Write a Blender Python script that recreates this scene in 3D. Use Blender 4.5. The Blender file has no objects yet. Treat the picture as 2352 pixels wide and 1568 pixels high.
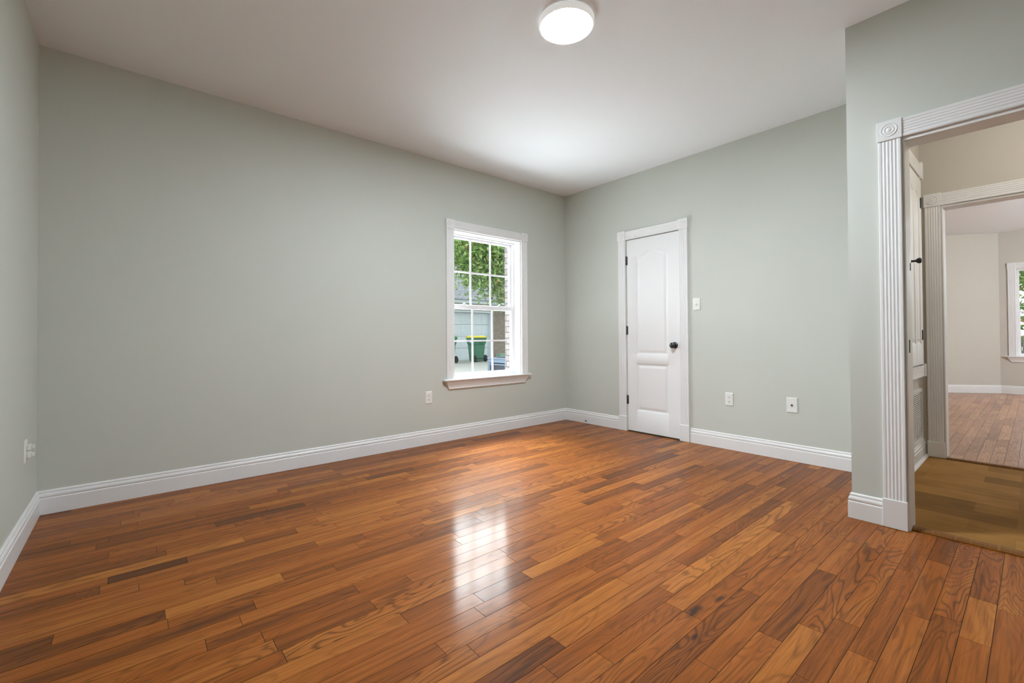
import bpy, bmesh, math, random
from mathutils import Vector, Matrix

S = bpy.context.scene
COL = S.collection
random.seed(7)
R = math.radians

# ---------------------------------------------------------------- camera
CAM = Vector((-4.0677, -3.7621, 1.014))
yaw, pitch, roll, FPX = 0.86562, 0.01164, -0.00625, 1027.23
fw = Vector((math.cos(yaw) * math.cos(pitch), math.sin(yaw) * math.cos(pitch), math.sin(pitch)))
r0 = Vector((math.sin(yaw), -math.cos(yaw), 0))
u0 = r0.cross(fw)
rr = r0 * math.cos(roll) + u0 * math.sin(roll)
uu = -r0 * math.sin(roll) + u0 * math.cos(roll)
cd = bpy.data.cameras.new('camera')
cd.sensor_fit = 'HORIZONTAL'
cd.sensor_width = 36.0
cd.lens = FPX * 36.0 / 2352.0
cd.shift_y = -22.42 / 2352.0
cd.clip_start = 0.02
cd.clip_end = 300
cam = bpy.data.objects.new('camera', cd)
cam.matrix_world = Matrix(((rr.x, uu.x, -fw.x, CAM.x), (rr.y, uu.y, -fw.y, CAM.y), (rr.z, uu.z, -fw.z, CAM.z), (0, 0, 0, 1)))
COL.objects.link(cam)
S.camera = cam

# ---------------------------------------------------------------- view, sky and added stand-in daylight lamps
S.view_settings.view_transform = 'Standard'
S.view_settings.look = 'None'
S.view_settings.gamma = 1.0
S.view_settings.use_curve_mapping = False
S.cycles.max_bounces = 14
S.cycles.diffuse_bounces = 8
S.cycles.glossy_bounces = 6
S.cycles.transparent_max_bounces = 16
S.cycles.use_denoising = True
S.cycles.sample_clamp_indirect = 6.0
S.view_settings.exposure = 0.66

SKY = 2.0
w = bpy.data.worlds.new('overcast_sky')
S.world = w
w.use_nodes = True
nt = w.node_tree
nt.nodes.clear()
tc = nt.nodes.new('ShaderNodeTexCoord')
sp = nt.nodes.new('ShaderNodeSeparateXYZ')
nt.links.new(tc.outputs['Generated'], sp.inputs[0])
mr = nt.nodes.new('ShaderNodeMapRange')           # overcast sky: zenith three times the horizon
mr.inputs[1].default_value = 0.0
mr.inputs[2].default_value = 1.0
mr.inputs[3].default_value = 0.42
mr.inputs[4].default_value = 1.0
nt.links.new(sp.outputs['Z'], mr.inputs[0])
mu = nt.nodes.new('ShaderNodeMath')
mu.operation = 'MULTIPLY'
mu.inputs[1].default_value = SKY
nt.links.new(mr.outputs[0], mu.inputs[0])
bg = nt.nodes.new('ShaderNodeBackground')
bg.inputs[0].default_value = (0.93, 0.97, 1.0, 1)
nt.links.new(mu.outputs[0], bg.inputs[1])
wo = nt.nodes.new('ShaderNodeOutputWorld')
nt.links.new(bg.outputs[0], wo.inputs[0])


def area_light(name, loc, target, sx, sy, power, color=(1, 1, 1), spread=180):
    l = bpy.data.lights.new(name, 'AREA')
    l.shape = 'RECTANGLE'
    l.size, l.size_y = sx, sy
    l.energy = power
    l.color = color
    l.spread = R(spread)
    o = bpy.data.objects.new(name, l)
    o.location = loc
    o.rotation_euler = (Vector(target) - Vector(loc)).to_track_quat('-Z', 'Y').to_euler()
    COL.objects.link(o)
    return o


DAY = (0.90, 0.96, 1.0)
area_light('sky_fill_high', (0.2, 2.1, 4.8), (-1.15, 0.1, 1.0), 3.2, 1.8, 1700, DAY)  # added lamp high outside, makes the bright floor strip under the window
area_light('sky_fill_side', (-3.1, 4.5, 2.75), (-0.6, -1.2, 1.0), 2.6, 1.9, 85, DAY, 110)  # added lamp outside to the left, brightens the lower closet door wall
area_light('low_sky_fill', (7.5, 15.5, 9.2), (-1.2, 0.0, 1.2), 15.0, 5.5, 520, DAY, 60)  # no cloud here: added lamp above view, puts the window reflection on the floor
area_light('ground_fill', (-0.6, 2.5, -0.025), (-0.6, 2.5, 3.0), 4.8, 3.4, 600, (0.86, 0.94, 1.0))  # added upward lamp over the ground, hidden below the sill, brightens the ceiling
area_light('far_window_fill', (11.0, -4.6, 4.2), (7.2, -4.1, 1.4), 4.0, 2.0, 160, DAY)  # added lamp outside the far window, boosts its daylight
LAMP_STRENGTH = 250.0

# ---------------------------------------------------------------- node helpers
def new_mat(name):
    m = bpy.data.materials.new(name)
    m.use_nodes = True
    t = m.node_tree
    b = t.nodes['Principled BSDF']
    return m, t, b


def N(t, kind, **kw):
    n = t.nodes.new('ShaderNode' + kind)
    for k, v in kw.items():
        setattr(n, k, v)
    return n


def L(t, a, b):
    t.links.new(a, b)


def math_node(t, op, a, b=None, c=None, clamp=False):
    n = N(t, 'Math', operation=op)
    n.use_clamp = clamp
    for i, v in enumerate((a, b, c)):
        if v is None:
            continue
        if isinstance(v, (int, float)):
            n.inputs[i].default_value = v
        else:
            L(t, v, n.inputs[i])
    return n.outputs[0]


def ramp(t, fac, stops, interp='LINEAR'):
    n = N(t, 'ValToRGB')
    n.color_ramp.interpolation = interp
    e = n.color_ramp.elements
    while len(e) < len(stops):
        e.new(0.5)
    for i, (p, c) in enumerate(stops):
        e[i].position = p
        e[i].color = (c[0], c[1], c[2], 1) if not isinstance(c, (int, float)) else (c, c, c, 1)
    L(t, fac, n.inputs[0])
    return n.outputs[0]


def mix(t, fac, a, b, mode='MIX'):
    n = N(t, 'Mix', data_type='RGBA', blend_type=mode)
    for sock, v in ((n.inputs[0], fac), (n.inputs[6], a), (n.inputs[7], b)):
        if isinstance(v, (int, float)):
            sock.default_value = v
        elif isinstance(v, tuple):
            sock.default_value = (v[0], v[1], v[2], 1)
        else:
            L(t, v, sock)
    return n.outputs[2]


def noise(t, vec, scale=5.0, detail=2.0, rough=0.5, distort=0.0):
    n = N(t, 'TexNoise')
    n.inputs['Scale'].default_value = scale
    n.inputs['Detail'].default_value = detail
    n.inputs['Roughness'].default_value = rough
    n.inputs['Distortion'].default_value = distort
    L(t, vec, n.inputs['Vector'])
    return n.outputs['Fac']


def obj_coords(t):
    return N(t, 'TexCoord').outputs['Object']


def scaled(t, vec, s):
    n = N(t, 'Vector' + 'Math', operation='MULTIPLY')
    L(t, vec, n.inputs[0])
    n.inputs[1].default_value = s
    return n.outputs[0]


def bump(t, b, height, strength=0.2, dist=0.002):
    n = N(t, 'Bump')
    n.inputs['Strength'].default_value = strength
    n.inputs['Distance'].default_value = dist
    L(t, height, n.inputs['Height'])
    L(t, n.outputs[0], b.inputs['Normal'])
    return n


def plain(name, col, rough=0.5, spec=0.5, metal=0.0, vary=0.04, scale=8.0, bmp=0.0, bscale=200.0, coat=0.0):
    m, t, b = new_mat(name)
    oc = obj_coords(t)
    n = noise(t, oc, scale, 3.0)
    lo = tuple(c * (1 - vary) for c in col)
    hi = tuple(min(1, c * (1 + vary)) for c in col)
    L(t, ramp(t, n, [(0.3, lo), (0.7, hi)]), b.inputs['Base Color'])
    b.inputs['Roughness'].default_value = rough
    b.inputs['Specular IOR Level'].default_value = spec
    b.inputs['Metallic'].default_value = metal
    b.inputs['Coat Weight'].default_value = coat
    if bmp:
        bump(t, b, noise(t, oc, bscale, 2.0), bmp, 0.001)
    return m


WALL = plain('sage_wall_paint', (0.580, 0.604, 0.556), 0.55, 0.3, vary=0.015, scale=1.5, bmp=0.12, bscale=260)
BEIGE = plain('beige_wall_paint', (0.58, 0.55, 0.49), 0.6, 0.3, vary=0.015, scale=1.5, bmp=0.12, bscale=260)
CEIL = plain('ceiling_paint', (0.82, 0.845, 0.87), 0.8, 0.2, vary=0.01, scale=1.2, bmp=0.1, bscale=180)
TRIM = plain('white_trim_paint', (0.80, 0.80, 0.80), 0.32, 0.5, vary=0.012, scale=6)
DOORP = plain('white_door_paint', (0.82, 0.82, 0.825), 0.38, 0.5, vary=0.01, scale=3)
DOORM = plain('eggshell_door_paint', (0.80, 0.80, 0.79), 0.6, 0.25, vary=0.01, scale=3)
VINYL = plain('white_vinyl', (0.82, 0.82, 0.84), 0.35, 0.5, vary=0.01)
PLATE = plain('white_plastic', (0.82, 0.83, 0.80), 0.3, 0.5, vary=0.01)
DARK = plain('dark_slot', (0.02, 0.02, 0.02), 0.6, 0.3)
BLACK = plain('black_iron', (0.018, 0.018, 0.02), 0.4, 0.5, 0.3)
PEWTER = plain('dark_pewter', (0.09, 0.09, 0.095), 0.25, 0.5, 0.85)
STEEL = plain('hinge_steel', (0.12, 0.12, 0.12), 0.35, 0.5, 0.8)
GRILLE = plain('white_grille_enamel', (0.72, 0.72, 0.69), 0.45, 0.4)
SOFFIT = plain('soffit_white', (0.7, 0.72, 0.75), 0.6, 0.3)
FASCIA = plain('fascia_white', (0.62, 0.68, 0.72), 0.6, 0.3)
GDOOR = plain('garage_door_enamel', (0.70, 0.77, 0.82), 0.5, 0.4)
BIN = plain('green_bin_plastic', (0.05, 0.19, 0.115), 0.45, 0.4, vary=0.1)
LIDY = plain('yellow_lid_plastic', (0.72, 0.62, 0.03), 0.45, 0.4)
LIDG = plain('green_lid_plastic', (0.05, 0.26, 0.10), 0.45, 0.4)
RUBBER = plain('black_rubber', (0.025, 0.028, 0.03), 0.7, 0.3)
STICK = plain('sticker_paper', (0.6, 0.7, 0.72), 0.6, 0.3)
ACM = plain('grey_blue_enamel', (0.10, 0.135, 0.18), 0.4, 0.4)
ACD = plain('dark_louvre', (0.03, 0.035, 0.045), 0.6, 0.3)
BARK = plain('bark', (0.16, 0.12, 0.085), 0.9, 0.2, vary=0.3, scale=12, bmp=0.6, bscale=30)
FENCE = plain('weathered_fence', (0.16, 0.15, 0.12), 0.8, 0.2, vary=0.2)
UTIL = plain('pale_green_plastic', (0.28, 0.45, 0.36), 0.5, 0.4)


def wood_floor(name, dark, mid, light, coat=0.34, coat_rough=0.10, rough=0.5, knots=()):
    m, t, b = new_mat(name)
    oc = obj_coords(t)
    at = N(t, 'Attribute')
    at.attribute_name = 'plank'
    sep = N(t, 'SeparateColor')
    L(t, at.outputs['Color'], sep.inputs[0])
    tone, g1, g2 = sep.outputs[0], sep.outputs[1], sep.outputs[2]
    off = N(t, 'CombineXYZ')
    L(t, math_node(t, 'MULTIPLY', g1, 40), off.inputs[0])
    L(t, math_node(t, 'MULTIPLY', g2, 30), off.inputs[1])
    L(t, math_node(t, 'MULTIPLY', tone, 17), off.inputs[2])
    add = N(t, 'VectorMath', operation='ADD')
    L(t, oc, add.inputs[0])
    L(t, off.outputs[0], add.inputs[1])
    v = add.outputs[0]
    # growth-ring contours: level lines of a stretched noise field
    ringf = noise(t, scaled(t, v, (1.9, 10.0, 1.0)), 1.0, 1.5, 0.45, 0.5)
    freq = math_node(t, 'MULTIPLY_ADD', g2, 70, 55)
    s = math_node(t, 'SINE', math_node(t, 'MULTIPLY', ringf, freq))
    band = math_node(t, 'MULTIPLY_ADD', s, 0.5, 0.5)
    ringline = ramp(t, band, [(0.0, 0.0), (0.55, 0.08), (0.80, 0.45), (1.0, 1.0)])
    fibre = noise(t, scaled(t, v, (5.0, 170.0, 1.0)), 1.0, 3.0, 0.6)
    streak = noise(t, scaled(t, v, (1.2, 34.0, 1.0)), 1.0, 3.0, 0.55)
    patch = noise(t, scaled(t, v, (2.2, 7.0, 1.0)), 1.0, 2.0, 0.5)
    # tone of each plank, softened by the streaks inside it
    tt = math_node(t, 'MULTIPLY_ADD', math_node(t, 'SUBTRACT', streak, 0.5), 0.95, tone)
    tt = math_node(t, 'MULTIPLY_ADD', math_node(t, 'SUBTRACT', patch, 0.5), 0.40, tt, clamp=True)
    base = ramp(t, tt, [(0.0, dark), (0.5, mid), (1.0, light)])
    ringw = math_node(t, 'MULTIPLY', ringline, math_node(t, 'MULTIPLY', math_node(t, 'MULTIPLY_ADD', g1, 0.62, 0.16), ramp(t, noise(t, scaled(t, v, (1.1, 4.0, 1.0)), 1.0, 1.0), [(0.35, 0.35), (0.65, 1.0)])))
    base = mix(t, ringw, base, tuple(c * 0.62 for c in dark))
    fw_ = ramp(t, fibre, [(0.34, 0.62), (0.5, 1.0), (0.72, 1.1)])
    base = mix(t, 0.75, base, fw_, 'MULTIPLY')
    # dark mineral blotches and knots
    kn = noise(t, scaled(t, v, (2.6, 12.0, 1.0)), 1.0, 2.0, 0.5, 0.6)
    km = ramp(t, kn, [(0.735, 0.0), (0.80, 0.85)])
    base = mix(t, km, base, (0.045, 0.018, 0.009))
    for (kx, ky, ka, kb) in knots:
        d = N(t, 'VectorMath', operation='SUBTRACT')
        L(t, oc, d.inputs[0])
        d.inputs[1].default_value = (kx, ky, 0)
        d2 = scaled(t, d.outputs[0], (1 / ka, 1 / kb, 0))
        ln = N(t, 'VectorMath', operation='LENGTH')
        L(t, d2, ln.inputs[0])
        wob = math_node(t, 'ADD', ln.outputs['Value'], math_node(t, 'MULTIPLY', math_node(t, 'SUBTRACT', noise(t, scaled(t, oc, (14, 50, 1)), 1.0, 3.0), 0.5), 1.5))
        base = mix(t, ramp(t, wob, [(0.35, 0.9), (1.0, 0.0)]), base, (0.035, 0.014, 0.008))
    # a few pale specks of dust
    vo = N(t, 'TexVoronoi')
    vo.inputs['Scale'].default_value = 9.0
    L(t, oc, vo.inputs['Vector'])
    sepc = N(t, 'SeparateColor')
    L(t, vo.outputs['Color'], sepc.inputs[0])
    speck = math_node(t, 'MULTIPLY', math_node(t, 'LESS_THAN', vo.outputs['Distance'], 0.016), math_node(t, 'GREATER_THAN', sepc.outputs[0], 0.8))
    base = mix(t, math_node(t, 'MULTIPLY', speck, 0.6), base, (0.55, 0.5, 0.42))
    L(t, base, b.inputs['Base Color'])
    b.inputs['Roughness'].default_value = rough
    b.inputs['Specular IOR Level'].default_value = 0.08
    b.inputs['Coat Weight'].default_value = coat
    wear = noise(t, oc, 3.0, 4.0, 0.6)
    L(t, ramp(t, wear, [(0.3, coat_rough * 0.8), (0.75, coat_rough * 1.7)]), b.inputs['Coat Roughness'])
    bp = bump(t, b, math_node(t, 'ADD', math_node(t, 'MULTIPLY', fibre, 0.35), noise(t, oc, 14.0, 2.0)), 0.10, 0.002)
    L(t, bp.outputs[0], b.inputs['Coat Normal'])
    return m


KNOTS = [(-2.49, -2.93, 0.07, 0.018), (-2.33, -2.955, 0.05, 0.014), (-2.62, -3.0, 0.03, 0.012)]
OAK = wood_floor('stained_oak_floor', (0.095, 0.026, 0.003), (0.275, 0.076, 0.007), (0.42, 0.146, 0.022), knots=KNOTS)
OAKFAR = wood_floor('worn_oak_floor', (0.24, 0.105, 0.050), (0.39, 0.175, 0.085), (0.50, 0.25, 0.13), coat=0.6, coat_rough=0.16)
SUB = plain('floor_gap', (0.03, 0.013, 0.006), 0.8, 0.2)


def laminate():
    m, t, b = new_mat('dark_laminate_floor')
    oc = obj_coords(t)
    rot = N(t, 'Mapping')
    rot.inputs['Rotation'].default_value = (0, 0, R(90))
    L(t, oc, rot.inputs['Vector'])
    br = N(t, 'TexBrick')
    br.offset = 0.37
    br.inputs['Scale'].default_value = 1.0
    br.inputs['Brick Width'].default_value = 0.46
    br.inputs['Row Height'].default_value = 0.19
    br.inputs['Mortar Size'].default_value = 0.0008
    br.inputs['Color1'].default_value = (0, 0, 0, 1)
    br.inputs['Color2'].default_value = (1, 1, 1, 1)
    br.inputs['Mortar'].default_value = (0.1, 0.1, 0.1, 1)
    L(t, rot.outputs[0], br.inputs['Vector'])
    gr = noise(t, scaled(t, oc, (60, 3, 1)), 1.0, 3.0)
    blot = noise(t, oc, 4.0, 2.0)
    f = math_node(t, 'MULTIPLY_ADD', br.outputs['Color'], 0.32, math_node(t, 'MULTIPLY', gr, 0.4))
    f = math_node(t, 'MULTIPLY_ADD', blot, 0.42, f)
    L(t, ramp(t, f, [(0.15, (0.12, 0.066, 0.023)), (0.55, (0.28, 0.143, 0.040)), (0.95, (0.46, 0.24, 0.07))]), b.inputs['Base Color'])
    b.inputs['Roughness'].default_value = 0.65
    b.inputs['Specular IOR Level'].default_value = 0.05
    return m


LAMINATE = laminate()


def bricks(name, c1, c2, mortar, bw=0.2, rh=0.067, ms=0.008):
    m, t, b = new_mat(name)
    oc = obj_coords(t)
    s = N(t, 'SeparateXYZ')
    L(t, oc, s.inputs[0])
    c = N(t, 'CombineXYZ')
    L(t, math_node(t, 'ADD', s.outputs[0], s.outputs[1]), c.inputs[0])
    L(t, s.outputs[2], c.inputs[1])
    br = N(t, 'TexBrick')
    br.inputs['Scale'].default_value = 1.0
    br.inputs['Brick Width'].default_value = bw
    br.inputs['Row Height'].default_value = rh
    br.inputs['Mortar Size'].default_value = ms
    br.inputs['Color1'].default_value = (*c1, 1)
    br.inputs['Color2'].default_value = (*c2, 1)
    br.inputs['Mortar'].default_value = (*mortar, 1)
    L(t, c.outputs[0], br.inputs['Vector'])
    n = noise(t, oc, 25.0, 3.0)
    L(t, mix(t, 0.5, br.outputs['Color'], ramp(t, n, [(0.3, 0.7), (0.7, 1.2)]), 'MULTIPLY'), b.inputs['Base Color'])
    b.inputs['Roughness'].default_value = 0.85
    bump(t, b, math_node(t, 'SUBTRACT', 1.0, br.outputs['Fac']), 0.6, 0.006)
    return m


BRICKP = bricks('pinkish_grey_brick', (0.15, 0.122, 0.117), (0.19, 0.158, 0.152), (0.06, 0.054, 0.052), 0.2, 0.0667, 0.007)
BRICKB = bricks('brown_brick', (0.20, 0.155, 0.125), (0.30, 0.24, 0.19), (0.30, 0.27, 0.23), 0.22, 0.075, 0.012)


def shingles():
    m, t, b = new_mat('grey_shingles')
    oc = obj_coords(t)
    br = N(t, 'TexBrick')
    br.inputs['Scale'].default_value = 1.0
    br.inputs['Brick Width'].default_value = 0.35
    br.inputs['Row Height'].default_value = 0.16
    br.inputs['Mortar Size'].default_value = 0.012
    br.inputs['Color1'].default_value = (0.22, 0.24, 0.27, 1)
    br.inputs['Color2'].default_value = (0.31, 0.33, 0.36, 1)
    br.inputs['Mortar'].default_value = (0.10, 0.11, 0.13, 1)
    L(t, oc, br.inputs['Vector'])
    L(t, br.outputs['Color'], b.inputs['Base Color'])
    b.inputs['Roughness'].default_value = 0.9
    return m


SHINGLE = shingles()


def concrete():
    m, t, b = new_mat('driveway_concrete')
    oc = obj_coords(t)
    n = noise(t, oc, 1.6, 6.0, 0.65)
    n2 = noise(t, scaled(t, oc, (3, 9, 1)), 1.0, 4.0, 0.7)
    c = mix(t, ramp(t, n2, [(0.58, 0.0), (0.7, 0.55)]), ramp(t, n, [(0.3, (0.29, 0.30, 0.275)), (0.7, (0.38, 0.39, 0.365))]), (0.22, 0.21, 0.17))
    L(t, c, b.inputs['Base Color'])
    b.inputs['Roughness'].default_value = 0.9
    return m


CONC = concrete()


def leaf_mat(name, a, bcol, c, rough=0.3):
    m, t, b = new_mat(name)
    oi = N(t, 'Attribute')
    oi.attribute_name = 'leaf'
    s = N(t, 'SeparateColor')
    L(t, oi.outputs['Color'], s.inputs[0])
    L(t, ramp(t, s.outputs[0], [(0.0, a), (0.5, bcol), (0.93, c), (0.97, (0.35, 0.12, 0.05))]), b.inputs['Base Color'])
    b.inputs['Roughness'].default_value = rough
    b.inputs['Specular IOR Level'].default_value = 0.6
    tr = N(t, 'BsdfTranslucent')
    L(t, ramp(t, s.outputs[0], [(0.0, a), (1.0, c)]), tr.inputs[0])
    mx = N(t, 'MixShader')
    mx.inputs[0].default_value = 0.3
    L(t, b.outputs[0], mx.inputs[1])
    L(t, tr.outputs[0], mx.inputs[2])
    L(t, mx.outputs[0], t.nodes['Material Output'].inputs[0])
    return m


LEAF = leaf_mat('oak_leaves', (0.06, 0.14, 0.025), (0.18, 0.32, 0.06), (0.36, 0.50, 0.16))
LEAF2 = leaf_mat('distant_leaves', (0.10, 0.19, 0.10), (0.19, 0.31, 0.19), (0.34, 0.45, 0.30), 0.5)


def glass_mat():
    m = bpy.data.materials.new('window_glass')
    m.use_nodes = True
    t = m.node_tree
    t.nodes.clear()
    tr = N(t, 'BsdfTransparent')
    tr.inputs[0].default_value = (0.97, 0.985, 0.98, 1)
    gl = N(t, 'BsdfGlossy')
    gl.inputs['Roughness'].default_value = 0.02
    fr = N(t, 'Fresnel')
    geo = N(t, 'NewGeometry')                       # the same reflectance on both faces of the pane
    L(t, math_node(t, 'MULTIPLY_ADD', geo.outputs['Backfacing'], 1 / 1.45 - 1.45, 1.45), fr.inputs[0])
    mx = N(t, 'MixShader')
    L(t, math_node(t, 'MULTIPLY', fr.outputs[0], 0.8), mx.inputs[0])
    L(t, tr.outputs[0], mx.inputs[1])
    L(t, gl.outputs[0], mx.inputs[2])
    o = N(t, 'OutputMaterial')
    L(t, mx.outputs[0], o.inputs[0])
    return m


GLASS = glass_mat()


def lamp_mat():
    m, t, b = new_mat('lit_opal_diffuser')
    b.inputs['Base Color'].default_value = (0.9, 0.9, 0.9, 1)
    b.inputs['Emission Color'].default_value = (0.84, 0.93, 1.0, 1)
    b.inputs['Emission Strength'].default_value = LAMP_STRENGTH
    return m


OPAL = lamp_mat()
RIM = plain('lamp_rim_plastic', (0.85, 0.85, 0.85), 0.4, 0.4)      # translucent edge of the lit fitting
RIM.node_tree.nodes['Principled BSDF'].inputs['Emission Color'].default_value = (1, 1, 0.98, 1)
RIM.node_tree.nodes['Principled BSDF'].inputs['Emission Strength'].default_value = 0.22

# ---------------------------------------------------------------- mesh helpers
class MB:
    def __init__(s):
        s.v, s.f, s.smooth, s.mi = [], [], [], []

    def face(s, idx, smooth=False, mi=0):
        s.f.append(idx)
        s.smooth.append(smooth)
        s.mi.append(mi)

    def box(s, x0, x1, y0, y1, z0, z1, mi=0):
        n = len(s.v)
        s.v += [(x0, y0, z0), (x1, y0, z0), (x1, y1, z0), (x0, y1, z0), (x0, y0, z1), (x1, y0, z1), (x1, y1, z1), (x0, y1, z1)]
        for q in ((0, 3, 2, 1), (4, 5, 6, 7), (0, 1, 5, 4), (1, 2, 6, 5), (2, 3, 7, 6), (3, 0, 4, 7)):
            s.face([n + i for i in q], False, mi)
        return s

    def cbox(s, c, sz, mi=0):
        return s.box(c[0] - sz[0] / 2, c[0] + sz[0] / 2, c[1] - sz[1] / 2, c[1] + sz[1] / 2, c[2] - sz[2] / 2, c[2] + sz[2] / 2, mi)

    def extrude(s, prof, P, a, bdir, ldir, length, m0=0.0, m1=0.0, smooth=False):
        """closed profile [(pa, pb)] in the plane (a, bdir) at P, swept along ldir; m0, m1 shift the ends by m * pb (mitres)."""
        P, a, bdir, ldir = Vector(P), Vector(a), Vector(bdir), Vector(ldir)
        n = len(s.v)
        k = len(prof)
        for (pa, pb) in prof:
            s.v.append(tuple(P + a * pa + bdir * pb + ldir * (m0 * pb)))
        for (pa, pb) in prof:
            s.v.append(tuple(P + a * pa + bdir * pb + ldir * (length + m1 * pb)))
        flip = a.cross(bdir).dot(ldir) < 0
        for i in range(k):
            j = (i + 1) % k
            q = [n + i, n + j, n + k + j, n + k + i]
            s.face(q[::-1] if flip else q, smooth)
        c0 = [n + i for i in range(k)]
        c1 = [n + k + i for i in range(k)]
        s.face(c0 if flip else c0[::-1])
        s.face(c1[::-1] if flip else c1)
        return s

    def lathe(s, prof, P, axis, seg=32, smooth=True, cap=True):
        """profile [(radius, height)] turned about axis through P."""
        P, ax = Vector(P), Vector(axis).normalized()
        e1 = ax.orthogonal().normalized()
        e2 = ax.cross(e1)
        n = len(s.v)
        for (r_, h) in prof:
            for i in range(seg):
                a_ = 2 * math.pi * i / seg
                s.v.append(tuple(P + ax * h + (e1 * math.cos(a_) + e2 * math.sin(a_)) * r_))
        for k in range(len(prof) - 1):
            for i in range(seg):
                j = (i + 1) % seg
                s.face([n + k * seg + i, n + k * seg + j, n + (k + 1) * seg + j, n + (k + 1) * seg + i], smooth)
        if cap:
            s.face([n + i for i in range(seg)][::-1])
            s.face([n + (len(prof) - 1) * seg + i for i in range(seg)])
        return s

    def build(s, name, mat, parent=None, bevel=0.0, origin=None, seg=2):
        me = bpy.data.meshes.new(name)
        vs = s.v
        if origin is not None:
            o_ = Vector(origin)
            vs = [tuple(Vector(p) - o_) for p in vs]
        me.from_pydata(vs, [], s.f)
        me.polygons.foreach_set('use_smooth', s.smooth)
        me.polygons.foreach_set('material_index', s.mi)
        for m_ in (mat if isinstance(mat, (list, tuple)) else [mat]):
            me.materials.append(m_)
        me.update()
        o = bpy.data.objects.new(name, me)
        COL.objects.link(o)
        if origin is not None:
            o.location = origin
        if parent is not None:
            o.parent = parent
            # children are authored in world space: undo the parent's placement
            pw = Matrix.Translation(parent.location) if parent.parent is None else Matrix.Translation(parent.parent.location) @ Matrix.Translation(parent.location)
            if origin is None:
                me.transform(pw.inverted())
            else:
                o.location = pw.inverted() @ Vector(origin)
        if bevel:
            bm_ = o.modifiers.new('edge', 'BEVEL')
            bm_.width = bevel
            bm_.segments = seg
            bm_.limit_method = 'ANGLE'
        return o


def empty(name, loc):
    o = bpy.data.objects.new(name, None)
    o.location = loc
    COL.objects.link(o)
    return o


def tag(o, label, cat, kind=None, group=None):
    o['label'] = label
    o['category'] = cat
    if kind:
        o['kind'] = kind
    if group:
        o['group'] = group
    return o


# ---------------------------------------------------------------- dimensions
H = 2.74
LX = -4.483            # left wall
PX = -1.009            # partition with the cased opening
RY = -3.081            # return of the partition
FY = -4.75             # wall behind the camera
PXB = -0.875           # hall side of the partition
W2 = 1.01              # second wall, hall side
W2B = 1.15
FX = 7.25              # far room's window wall
HY = -3.13             # hall's side wall

# ---------------------------------------------------------------- plank floors
def plank_floor(name, mat, xr, y0, y1, wid, phase, zt, seed, lens=(0.32, 1.05), fixed={}):
    """rows of planks along x; xr(y) gives the x range of a row."""
    rnd = random.Random(seed)
    V, F, C = [], [], []
    k0 = math.floor((y1 - phase) / wid)
    k1 = math.ceil((y0 - phase) / wid)
    for k in range(k0, k1):
        ya, yb = phase + k * wid, phase + (k + 1) * wid
        ya2, yb2 = max(ya, y1), min(yb, y0)
        if yb2 - ya2 < 0.004:
            continue
        xa, xb = xr((ya + yb) / 2)
        cuts = sorted(fixed.get(k, []))
        xs = [xa]
        x = xa - rnd.uniform(0, 0.6)
        while x < xb:
            x += rnd.uniform(*lens)
            if x > xa + 0.12 and x < xb - 0.12 and all(abs(x - c[0]) > 0.2 for c in cuts):
                xs.append(x)
        xs += [c[0] for c in cuts]
        xs = sorted(xs) + [xb]
        for i in range(len(xs) - 1):
            p, q = xs[i], xs[i + 1]
            tone = min(1, max(0, rnd.gauss(0.5, 0.18)))
            for c in cuts:
                if abs(c[0] - p) < 1e-4 and len(c) > 1:
                    tone = c[1]
            col = (tone, rnd.random(), rnd.random(), 1)
            g = 0.0008
            e = 0.0009
            ti, tj = rnd.uniform(-1, 1) * 0.00007, rnd.uniform(-1, 1) * 0.00009
            z = [zt - 0.0001 + ti * a_ + tj * b_ for a_, b_ in ((-1, -1), (1, -1), (1, 1), (-1, 1))]
            n = len(V)
            V += [(p + e, ya2 + e, z[0]), (q - e, ya2 + e, z[1]), (q - e, yb2 - e, z[2]), (p + e, yb2 - e, z[3])]
            V += [(p + g, ya2 + g, zt - 0.0007), (q - g, ya2 + g, zt - 0.0007), (q - g, yb2 - g, zt - 0.0007), (p + g, yb2 - g, zt - 0.0007)]
            for f_ in ((0, 1, 2, 3), (4, 5, 1, 0), (5, 6, 2, 1), (6, 7, 3, 2), (7, 4, 0, 3)):
                F.append([n + a_ for a_ in f_])
                C.append(col)
    nplank = len(F)
    # slab under the planks
    ys = [y1, y0]
    xm = [xr(y1 + 0.01), xr(y0 - 0.01)]
    xa = min(a_[0] for a_ in xm)
    xb = max(a_[1] for a_ in xm)
    n = len(V)
    for z in (zt - 0.0008, zt - 0.08):
        V += [(xa, y1, z), (xb, y1, z), (xb, y0, z), (xa, y0, z)]
    for f_ in ((0, 1, 2, 3), (7, 6, 5, 4), (0, 4, 5, 1), (1, 5, 6, 2), (2, 6, 7, 3), (3, 7, 4, 0)):
        F.append([n + a_ for a_ in f_])
        C.append((0, 0, 0, 1))
    me = bpy.data.meshes.new(name)
    me.from_pydata(V, [], F)
    me.materials.append(mat)
    me.materials.append(SUB)
    at = me.color_attributes.new('plank', 'FLOAT_COLOR', 'CORNER')
    i = 0
    for fi, f_ in enumerate(F):
        for _ in f_:
            at.data[i].color = C[fi]
            i += 1
        if fi >= nplank:
            me.polygons[fi].material_index = 1
    me.update()
    o = bpy.data.objects.new(name, me)
    COL.objects.link(o)
    return o


ph = -3.352
fixed = {}


def cut(y, x, tone=None):
    k = math.floor((y - ph) / 0.075)
    fixed.setdefault(k, []).append((x,) if tone is None else (x, tone))


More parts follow.
